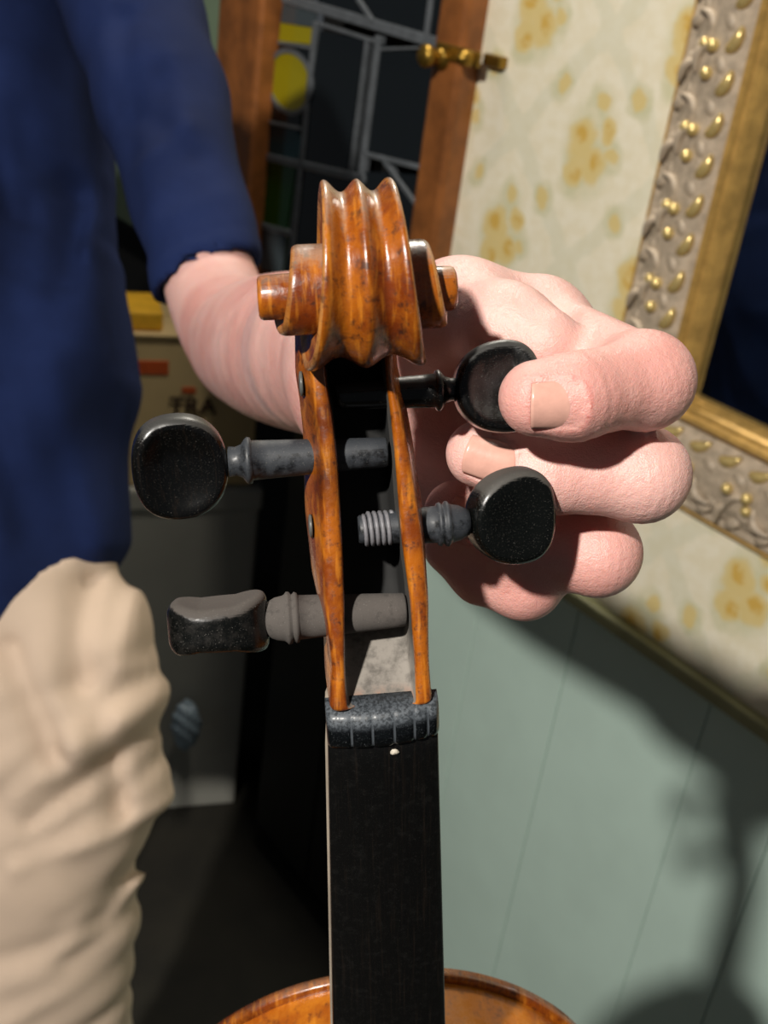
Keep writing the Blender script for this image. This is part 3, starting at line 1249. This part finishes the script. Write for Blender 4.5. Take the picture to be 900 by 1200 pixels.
def wpoly(name, uv, n0, n1, mat, parent=None, bev=0):
    uv = np.asarray(uv)
    m_ = len(uv)
    V = np.array([wp(a, b, n0) for a, b in uv] + [wp(a, b, n1) for a, b in uv])
    if parent is not None:
        V = V - np.array(parent.location)
    F = [tuple(range(m_)), tuple(range(2 * m_ - 1, m_ - 1, -1))] + [(j, (j + 1) % m_, (j + 1) % m_ + m_, j + m_) for j in range(m_)]
    o = link(name, fixn(mesh(name, V, F, False)), mat, parent)
    if bev: bevel(o, bev, 2)
    return o


def wempty(name, u, v, n_=0):
    o = empty(name)
    o.location = wp(u, v, n_)
    return o



def uvmesh(name, quads, mat, kind='structure'):      # wall pieces with a metric UV map; quads: (u0,u1,v0,v1,n)
    V, F = [], []
    for (u0, u1, v0, v1, n_) in quads:
        b = len(V)
        V += [wp(u0, v0, n_), wp(u1, v0, n_), wp(u1, v1, n_), wp(u0, v1, n_),
              wp(u0, v0, n_ - .1), wp(u1, v0, n_ - .1), wp(u1, v1, n_ - .1), wp(u0, v1, n_ - .1)]
        F += [(b, b + 1, b + 2, b + 3), (b + 7, b + 6, b + 5, b + 4), (b, b + 4, b + 5, b + 1), (b + 2, b + 6, b + 7, b + 3), (b + 1, b + 5, b + 6, b + 2), (b, b + 3, b + 7, b + 4)]
    me = mesh(name, V, F, False)
    uvl = me.uv_layers.new(name='metric')
    P = np.array(V)
    for lp in me.loops:
        q = P[lp.vertex_index] - P0g
        uvl.data[lp.index].uv = (q @ RU, q[2])
    o = link(name, me, mat)
    o['kind'] = kind
    return o


def mat_wallpaper():
    t = NT('floral_wallpaper')
    uv = t.n('ShaderNodeUVMap'); uv.uv_map = 'metric'
    sep = t.n('ShaderNodeSeparateXYZ')
    # wobble so that the motifs get petal-like outlines
    nz = t.n('ShaderNodeTexNoise'); nz.inputs['Scale'].default_value = 38; nz.inputs['Detail'].default_value = 3
    t.l(uv.outputs[0], nz.inputs['Vector'])
    sub = t.n('ShaderNodeVectorMath', operation='SUBTRACT'); t.l(nz.outputs['Color'], sub.inputs[0]); sub.inputs[1].default_value = (.5, .5, .5)
    sc = t.n('ShaderNodeVectorMath', operation='SCALE'); t.l(sub.outputs[0], sc.inputs[0]); sc.inputs['Scale'].default_value = .022
    ad = t.n('ShaderNodeVectorMath', operation='ADD'); t.l(uv.outputs[0], ad.inputs[0]); t.l(sc.outputs[0], ad.inputs[1])
    t.l(ad.outputs[0], sep.inputs[0])
    TW, TH_ = .205, .224
    U0, V0 = -.262, 1.372

    def wrap(x, c, per):
        a = t.math('SUBTRACT', x, c - per / 2)
        return t.math('SUBTRACT', t.math('FLOORED_MODULO', a, per), per / 2)

    def blobs(lst, soft=.5):
        acc = None
        for lat in (0, 1):
            x = wrap(sep.outputs[0], U0 + lat * TW / 2, TW)
            y = wrap(sep.outputs[1], V0 + lat * TH_ / 2, TH_)
            for (dx, dy, r, asp) in lst:
                ax = t.math('DIVIDE', t.math('SUBTRACT', x, dx), r)
                ay = t.math('DIVIDE', t.math('SUBTRACT', y, dy), r * asp)
                d = t.math('ADD', t.math('MULTIPLY', ax, ax), t.math('MULTIPLY', ay, ay))
                m = t.mr(d, 1.0 + soft, 1.0 - soft)
                acc = m if acc is None else t.math('MAXIMUM', acc, m)
        return acc
    green = blobs([(0, 0, .034, 1.35), (.004, .038, .018, 1.3), (.03, .0, .016, 1.2), (-.012, -.034, .02, .9), (.052, .052, .014, 1.0), (-.052, .054, .014, 1.1), (.05, -.055, .014, 1.1), (-.05, -.055, .015, 1.0)], .6)
    yel = blobs([(-.012, .008, .019, 1.15), (.010, -.012, .017, 1.1), (-.014, -.022, .015, 1), (.022, .022, .011, 1), (.008, .045, .009, 1.1), (.03, .0, .008, 1), (.052, .054, .007, 1.3), (-.05, .056, .007, 1.3), (-.052, -.054, .008, 1.2)], .45)
    core = blobs([(-.014, .012, .009, 1.1), (.013, -.008, .008, 1.2), (.022, .020, .006, 1), (-.010, -.024, .007, 1)], .7)
    # diagonal lighter lattice
    x = wrap(sep.outputs[0], U0, TW)
    y = wrap(sep.outputs[1], V0, TH_)
    da = t.math('ADD', t.math('DIVIDE', t.math('ABSOLUTE', x), TW / 2), t.math('DIVIDE', t.math('ABSOLUTE', y), TH_ / 2))
    band = t.mr(t.math('ABSOLUTE', t.math('SUBTRACT', da, 1.0)), .17, .10)
    fine = t.noise(60, 4, .6, vec=uv.outputs[0])
    c = t.mix(t.mr(fine, .35, .65), hexc('e9dfc2'), hexc('efe7cf'))
    c = t.mix(t.math('MULTIPLY', band, .35), c, hexc('cfcfb4'))
    c = t.mix(t.math('MULTIPLY', green, t.mr(fine, .35, .6, .3, .7)), c, hexc('c6c398'))
    c = t.mix(t.math('MULTIPLY', yel, .8), c, hexc('dcc27a'))
    c = t.mix(t.math('MULTIPLY', core, t.mr(fine, .4, .55, .2, .85)), c, hexc('cfa648'))
    t.bump(fine, .1, .0006)
    return t.set(Base_Color=c, Roughness=.6, Specular_IOR_Level=.3)


RAILV = .930
UE = -.443
wall = uvmesh('wall_right', [(UE, .9, RAILV, 2.1, 0)], mat_wallpaper())
tag(wall, 'cream wallpaper printed with yellow flowers')
# dado of vertical boards
dado = empty('wall_dado'); dado['kind'] = 'structure'
tag(dado, 'sage green vertical boarding below the rail')
us = [UE, wuv(505, 1000)[0], wuv(630, 920)[0], wuv(750, 1090)[0], wuv(855, 1110)[0]]
bw = .125
us = [UE] + [u for u in us[2:]]
while us[-1] < .85: us.append(us[-1] + bw)
if us[1] - UE > .2: us = [UE, (UE + us[1]) / 2] + us[1:]
for a, b in zip(us[:-1], us[1:]):
    wbox('board', a + .0006, b - .0006, .0, RAILV - .012, -.03, random.uniform(-.0006, .0006), M['sage'], dado, .0015)
o = wbox('trim_1', UE, .9, RAILV - .014, RAILV + .002, -.02, .013, M['rail'], None, .003, 'structure')
tag(o, 'narrow cream green rail capping the boarding')
o = wbox('baseboard_right', UE, .9, 0, .12, -.02, .014, M['sage'], None, .003, 'structure')
# wall above the recess, left of the window
o = wbox('wall_left', -5, -.955, 1.02, 2.1, -.12, -.012, M['sage_dark'], None, 0, 'structure')
o = wbox('wall_over', -.96, UE, 1.78, 2.1, -.12, -.01, M['sage_dark'], None, 0, 'structure')
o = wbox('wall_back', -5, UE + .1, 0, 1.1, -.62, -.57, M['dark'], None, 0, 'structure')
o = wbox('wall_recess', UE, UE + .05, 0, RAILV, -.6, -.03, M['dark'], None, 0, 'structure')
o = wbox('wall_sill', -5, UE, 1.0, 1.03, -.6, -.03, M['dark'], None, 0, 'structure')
fl = mesh('floor', [(-4, -2, 0), (4, -2, 0), (4, 5, 0), (-4, 5, 0), (-4, -2, -.05), (4, -2, -.05), (4, 5, -.05), (-4, 5, -.05)],
          [(0, 1, 2, 3), (7, 6, 5, 4), (0, 4, 5, 1), (1, 5, 6, 2), (2, 6, 7, 3), (3, 7, 4, 0)], False)
o = link('floor', fl, M['floor']); o['kind'] = 'structure'

# ---- stained glass window
win = wempty('window_1', -.7, 1.03)
win['kind'] = 'structure'
tag(win, 'leaded stained glass window in a brown pine frame')
wbox('window_frame', -.966, -.852, 1.0, 1.80, -.03, .03, M['wood'], win, .006)
wbox('window_frame', -.49, UE + .001, 1.0, 1.80, -.03, .028, M['wood'], win, .006)
wbox('window_frame', -.852, -.49, 1.0, 1.05, -.028, .026, M['wood'], win, .005)
wbox('window_frame', -.852, -.49, 1.74, 1.80, -.028, .026, M['wood'], win, .005)
wbox('window_back', -.90, -.46, 1.0, 1.80, -.13, -.10, M['dark'], win)  # near-black sheet added behind the glass to stand for night
Q = lambda *p: [wuv(x, y, .0) for x, y in p]
wbar = lambda a, b, w_, n1=.004: None


def came(a, b, w_=.007, n1=.0045):
    a = wuv(*a); b = wuv(*b)
    d = (b - a) / np.linalg.norm(b - a)
    s = np.array([-d[1], d[0]]) * w_ / 2
    wpoly('lead_came', [a - s, b - s, b + s, a + s], -n1, n1, M['lead'], win, .0012)


def pane(pts, mat, lab=None):
    o = wpoly('pane', Q(*pts), -.0016, .0016, M[mat], win)
    if lab: o['label'] = lab


GL = (-.852, -.49)
# coloured strip on the left: curved bands built as their own panes
pane([(333, 2), (372, 8), (369, 32), (330, 26)], 'g_grey')
pane([(330, 27), (368, 33), (365, 52), (328, 48)], 'g_yellow', 'small yellow pane')
cc = wuv(341, 96)
circ = [cc + np.array([.052, .036]) * np.array([math.cos(a), math.sin(a)]) for a in np.linspace(0, 2 * math.pi, 24, endpoint=False)]
wpoly('pane', circ, -.0022, .0022, M['g_yellow'], win)['label'] = 'round yellow pane'
pane([(328, 49), (365, 53), (352, 150), (316, 142)], 'g_clear')
cc2 = wuv(334, 166)
circ = [cc2 + np.array([.045, .026]) * np.array([math.cos(a), math.sin(a)]) for a in np.linspace(0, 2 * math.pi, 24, endpoint=False)]
wpoly('pane', circ, -.0022, .0022, M['g_teal'], win)['label'] = 'dark teal rounded pane'
pane([(318, 143), (352, 150), (349, 192), (312, 184)], 'g_teal')
pane([(311, 186), (348, 194), (336, 272), (298, 262)], 'g_green', 'deep green pane')
pane([(298, 264), (336, 274), (330, 320), (290, 312)], 'g_grey')
pane([(376, 36), (428, 46), (408, 202), (352, 192)], 'g_clear')
pane([(448, 52), (532, 70), (510, 200), (430, 184)], 'g_clear')
pane([(380, -60), (520, -40), (532, 52), (372, 12)], 'g_clear')
pane([(350, 196), (512, 206), (500, 330), (335, 318)], 'g_clear')
for a, b, w_ in (((333, -3), (536, 57), .012), ((372, 25), (344, 300), .009), ((446, 42), (424, 215), .012), ((432, 46), (412, 205), .004), ((512, -40), (502, 42), .008),
                 ((421, -2), (442, 30), .006), ((314, 184), (430, 210), .010), ((428, 180), (518, 202), .006), ((452, 188), (506, 262), .006), ((300, 262), (342, 274), .009),
                 ((376, 28), (445, 50), .004), ((448, 58), (530, 55), .003), ((424, 210), (404, 330), .008), ((328, 50), (366, 56), .004), ((316, 143), (354, 151), .004)):
    came(a, b, w_)
ring = []
for k in range(49):
    a = k / 48 * 2 * math.pi
    c = cc + np.array([.054, .038]) * np.array([math.cos(a), math.sin(a)])
    r_ = np.array([math.cos(a), math.sin(a)]) * .003
    ring.append([wp(*(c - r_), -.004), wp(*(c + r_), -.004), wp(*(c + r_), .004), wp(*(c - r_), .004)])
V, F = loft(np.array(ring) - np.array(win.location), caps=False)
link('lead_came', fixn(mesh('lead_came', V, F, False)), M['lead'], win)

# brass latch on the right stile
latch = wempty('window_latch', *wuv(562, 70), .03)
tag(latch, 'small brass latch on the pine frame at the wallpaper edge', 'latch')
V, F = lathe([(0, .013), (.004, .014), (.006, .009), (.014, .007), (.02, .011), (.027, .012), (.031, .008), (.032, .0005)], seg=24)


def wplace(V, u, v, n_, parent):      # lathe axis X -> out of the wall
    return np.array([wp(u + y, v + z, n_ + x) for x, y, z in V]) - np.array(parent.location)


u_, v_ = wuv(542, 68)
link('latch_knob', fixn(mesh('latch_knob', wplace(V, u_, v_, .026, latch), F)), M['brass'], latch)
u2, v2 = wuv(578, 70)
wbox('latch_plate', u_ - .01, u2 + .012, v2 - .008, v2 + .008, .026, .032, M['brass'], latch, .002)
V, F = lathe([(0, .008), (.006, .009), (.014, .007), (.018, .003), (.019, .0004)], seg=20)
link('latch_pin', fixn(mesh('latch_pin', wplace(V, u2, v2, .03, latch), F)), M['brass'], latch)
wbox('latch_keep', u2 - .004, u2 + .024, v2 - .006, v2 + .006, .0, .012, M['brass'], latch, .002)

# ---- carved gilt mirror
mir = wempty('wall_mirror', .2, 1.087)
tag(mir, 'wall mirror in a carved antique gilt frame above the rail', 'mirror')
ULo, VLo = -.161, 1.087
W_, H_ = .80, .80
prof = [(0, 0), (0, .010), (.004, .014), (.010, .013), (.014, .018), (.028, .026), (.044, .030), (.058, .031), (.070, .028), (.076, .022), (.079, .022), (.081, .030), (.084, .034), (.087, .033),
        (.089, .028), (.092, .027), (.095, .023), (.098, .012), (.098, .0)]


def frame_strip(name, pr, mat, close=True):
    rings = []
    for (su, sv, cu, cv) in ((1, 1, ULo, VLo), (-1, 1, ULo + W_, VLo), (-1, -1, ULo + W_, VLo + H_), (1, -1, ULo, VLo + H_), (1, 1, ULo, VLo)):
        rings.append([wp(cu + su * d, cv + sv * d * 1.10, n_) for d, n_ in pr])
    V, F = loft(np.array(rings) - np.array(mir.location), closed=True, caps=False)
    o = link(name, fixn(mesh(name, V, F, False)), mat, mir)
    return o


frame_strip('carved_frame', prof[:10] + [(.076, .0)], M['gold_pale'])
frame_strip('inner_slip', [(.075, 0), (.076, .022)] + prof[10:], M['gold'])
frame_strip('outer_bead', [(-.004, 0), (-.004, .008), (-.001, .012), (.003, .010), (.004, 0)], M['gold'])
o = wbox('mirror_glass', ULo + .09, ULo + W_ - .09, VLo + .1, VLo + H_ - .1, .004, .008, M['mirror'], mir)


def blob(n1, n2, fn):
    V, F = [], []
    for i in range(n1 + 1):
        a = math.pi * i / n1
        for j in range(n2):
            b = 2 * math.pi * j / n2
            V.append(fn(math.cos(a), math.sin(a) * math.cos(b), math.sin(a) * math.sin(b)))
    for i in range(n1):
        for j in range(n2):
            F.append((i * n2 + j, i * n2 + (j + 1) % n2, (i + 1) * n2 + (j + 1) % n2, (i + 1) * n2 + j))
    return V, F


# local axes of a carving: x along the stile, y across it, z out
def carve_mesh(name, fn, mat, n1=8, n2=8):
    V, F = blob(n1, n2, fn)
    me = fixn(mesh(name, V, F))
    me.materials.append(mat)
    return me


leafA = carve_mesh('carved_leaf', lambda a, b, c: (a * .0125, b * .0055 * (1 - .3 * a) + .003 * a * a, c * .006 + .002), M['gold_bright'])
bossB = carve_mesh('carved_boss', lambda a, b, c: (a * .0055, b * .0055, c * .006 + .002), M['gold_bright'])
curlB = carve_mesh('carved_curl', lambda a, b, c: (a * .015, b * .0045 + .007 * math.cos(a * 1.9), c * .005 + .001), M['gold_pale'], 10, 6)
leafC = carve_mesh('carved_leaf', lambda a, b, c: (a * .009, b * .006 * (1 + .2 * a), c * .004), M['gold_pale'])


def put(me, name, u, v, n_, ang):
    o = link(name, me, None, mir)
    c, s = math.cos(ang), math.sin(ang)
    X = RU * c + WU * s
    Y = -RU * s + WU * c
    Z = np.cross(X, Y)
    if Z @ WN < 0: Y = -Y; Z = WN
    p = wp(u, v, n_) - np.array(mir.location)
    o.matrix_local = Matrix(((X[0], Y[0], Z[0], p[0]), (X[1], Y[1], Z[1], p[1]), (X[2], Y[2], Z[2], p[2]), (0, 0, 0, 1)))
    return o


rm = random.Random(3)
for side in ('left', 'bottom'):
    Ltot = H_ if side == 'left' else W_
    k = 0
    s = .035
    while s < Ltot - .1:
        def P_(d, al):
            return (ULo + d, VLo + al) if side == 'left' else (ULo + al, VLo + d * 1.1)
        base = math.pi / 2 if side == 'left' else 0
        sg = -1 if side == 'left' else 1
        if s > .07:
            put(leafA, 'carved_leaf', *P_(.067, s), .028, base + sg * .45)
            put(bossB, 'carved_boss', *P_(.046, s + .006 * (-1) ** k), .031, base)
            put(leafC, 'carved_leaf', *P_(.056, s + .014), .029, base - .6 * sg)
        if k % 2 == 0:
            put(curlB, 'carved_curl', *P_(.036, s + .018), .028, base + .5 * sg)
            put(curlB, 'carved_curl', *P_(.020, s + .004), .022, base + .9 * sg)
        else:
            put(curlB, 'carved_curl', *P_(.030, s + .01), .026, base - .7 * sg + math.pi)
            put(bossB, 'carved_boss', *P_(.034, s - .006), .026, base)
        put(leafC, 'carved_leaf', *P_(.014, s + .012), .019, base + .7 * sg)
        put(leafC, 'carved_leaf', *P_(.026, s + .022), .023, base - .4 * sg)
        s += .034
        k += 1


# ---- things in the recess
def fpt(px, py):        # where an image ray meets the floor
    d = at(px, py, 1.0) - CAM
    return CAM + d * (-CAM[2] / d[2])


def up_to(base, px, py):  # height above base seen at image row py (column of the base)
    best = min(np.linspace(.02, 1.6, 800), key=lambda h_: abs(proj(base + [0, 0, h_])[1] - py))
    return best


def proj(P):
    q = np.asarray(P) - CAM
    z = q @ fwd
    return np.array([450 + FPX * (q @ rgt) / z, 600 - FPX * (q @ upv) / z])


FR, FL_ = fpt(275, 942), fpt(200, 948)
ex = (FR - FL_); ex[2] = 0; ex /= np.linalg.norm(ex)
ey = np.array([-ex[1], ex[0], 0])
if ey @ (FR - CAM * [1, 1, 0]) < 0: ey = -ey


def xbox(name, o_, x0, x1, y0, y1, z0, z1, mat, parent=None, bev=.004):
    V = [o_ + ex * x + ey * y + np.array([0, 0, z]) for x in (x0, x1) for y in (y0, y1) for z in (z0, z1)]
    if parent is not None: V = [v - np.array(parent.location) for v in V]
    F = [(0, 1, 3, 2), (4, 6, 7, 5), (0, 4, 5, 1), (2, 3, 7, 6), (0, 2, 6, 4), (1, 5, 7, 3)]
    o = link(name, fixn(mesh(name, V, F, False)), mat, parent)
    if bev: bevel(o, bev)
    return o


hc = up_to(FR, 300, 573)
cart = empty('grey_carton'); cart.location = FR
tag(cart, 'tall dusty grey carton on the floor under the cardboard box', 'carton')
xbox('carton_body', FR, -.36, 0, 0, .2, .0, hc - .012, M['carton'], cart, .006)
xbox('carton_lid', FR, -.364, .004, -.004, .204, hc - .04, hc, M['carton'], cart, .005)
bx = empty('cardboard_box'); bx.location = FR + np.array([0, 0, hc])
tag(bx, 'brown cardboard box with dark print standing on the grey carton', 'box')
hb = up_to(FR, 275, 385) - hc
o = xbox('box_body', FR, -.37, -.015, .01, .20, hc + .001, hc + hb * .92, M['card'], bx)
xbox('box_flap', FR, -.37, -.015, .006, .10, hc + hb * .92, hc + hb * .92 + .004, M['card'], bx, .001)
xbox('box_flap', FR, -.37, -.015, .104, .20, hc + hb * .92, hc + hb * .92 + .004, M['card'], bx, .001)
xbox('packing_tape', FR, -.36, -.16, .0085, .012, hc + hb * .70, hc + hb * .78, M['orange'], bx, .0005)
yl = xbox('paper_packet', FR, -.30, -.17, .02, .12, hc + hb * .92 + .0045, hc + hb * .92 + .035, M['yellow'], None, .004)
tag(yl, 'bright yellow packet lying on top of the cardboard box', 'packet')


def on_front(px, py, y=.008):
    d = at(px, py, 1.) - CAM
    k = ((FR + ey * y - CAM) @ ey) / (d @ ey)
    q = CAM + d * k - FR
    return q @ ex, q[2]


def text_mesh(txt, size, ox, oz, mat, parent, y=.007, name='lettering'):
    c = bpy.data.curves.new('lettering', 'FONT')
    c.body = txt
    c.size = size
    c.extrude = .0006
    c.offset = size * .02
    to = bpy.data.objects.new('tmp_text', c)
    COL.objects.link(to)
    dg = bpy.context.evaluated_depsgraph_get()
    me = bpy.data.meshes.new_from_object(to.evaluated_get(dg))
    bpy.data.objects.remove(to)
    for v in me.vertices:
        q = FR + ex * (ox + v.co.x) + np.array([0, 0, oz + v.co.y]) + ey * (y - v.co.z)
        v.co = Vector(q - np.array(parent.location))
    me.materials.clear()
    return link(name, me, mat, parent)


tx, tz = on_front(198, 484)
tx2, _ = on_front(245, 484)
text_mesh('TRA', (tx2 - tx) * .62, tx, tz, M['ink'], bx)
ox_, oz_ = on_front(213, 461)
xbox('printed_mark', FR, ox_, ox_ + .022, .0085, .012, oz_, oz_ + .010, M['orange'], bx, .0003)

# black cupboard in the recess
cab = wempty('black_cupboard', -.64, 0, -.3)
tag(cab, 'black cupboard standing in the dark recess below the window', 'cupboard')
cu0 = -.79
wbox('cupboard_body', cu0, UE - .003, .03, .985, -.5, -.06, M['black'], cab, .004)
mid_ = (cu0 + UE) / 2
wbox('door', cu0 + .004, mid_ - .002, .06, .96, -.06, -.04, M['black'], cab, .003)
wbox('door', mid_ + .002, UE - .007, .06, .96, -.06, -.04, M['black'], cab, .003)
wbox('plinth', cu0 + .01, UE - .01, 0, .03, -.49, -.07, M['black'], cab)

# pale blue plastic bag beside the trousers, against the carton
bq = at(218, 850, 1.0) - CAM
k = ((FR - ey * .035 - CAM) @ ey) / (bq @ ey)
bc = CAM + bq * k
def bagf(p):
    q = p - 0
    d = np.sqrt((q[:, 0] / .8) ** 2 + (q[:, 1] / .7) ** 2 + (q[:, 2] / 1.6) ** 2) - 32
    return d + 3.5 * np.sin(q[:, 0] * .16 + q[:, 2] * .1) * np.sin(q[:, 2] * .13 + q[:, 1] * .2)
V, F = sdf_mesh(bagf, [-45, -45, -75], [45, 45, 75], 3.0)
bag = link('plastic_bag', big_mesh('plastic_bag', V * mm, F), M['pale'])
bag.location = bc
tag(bag, 'crumpled pale blue plastic bag hanging against the grey carton', 'bag')
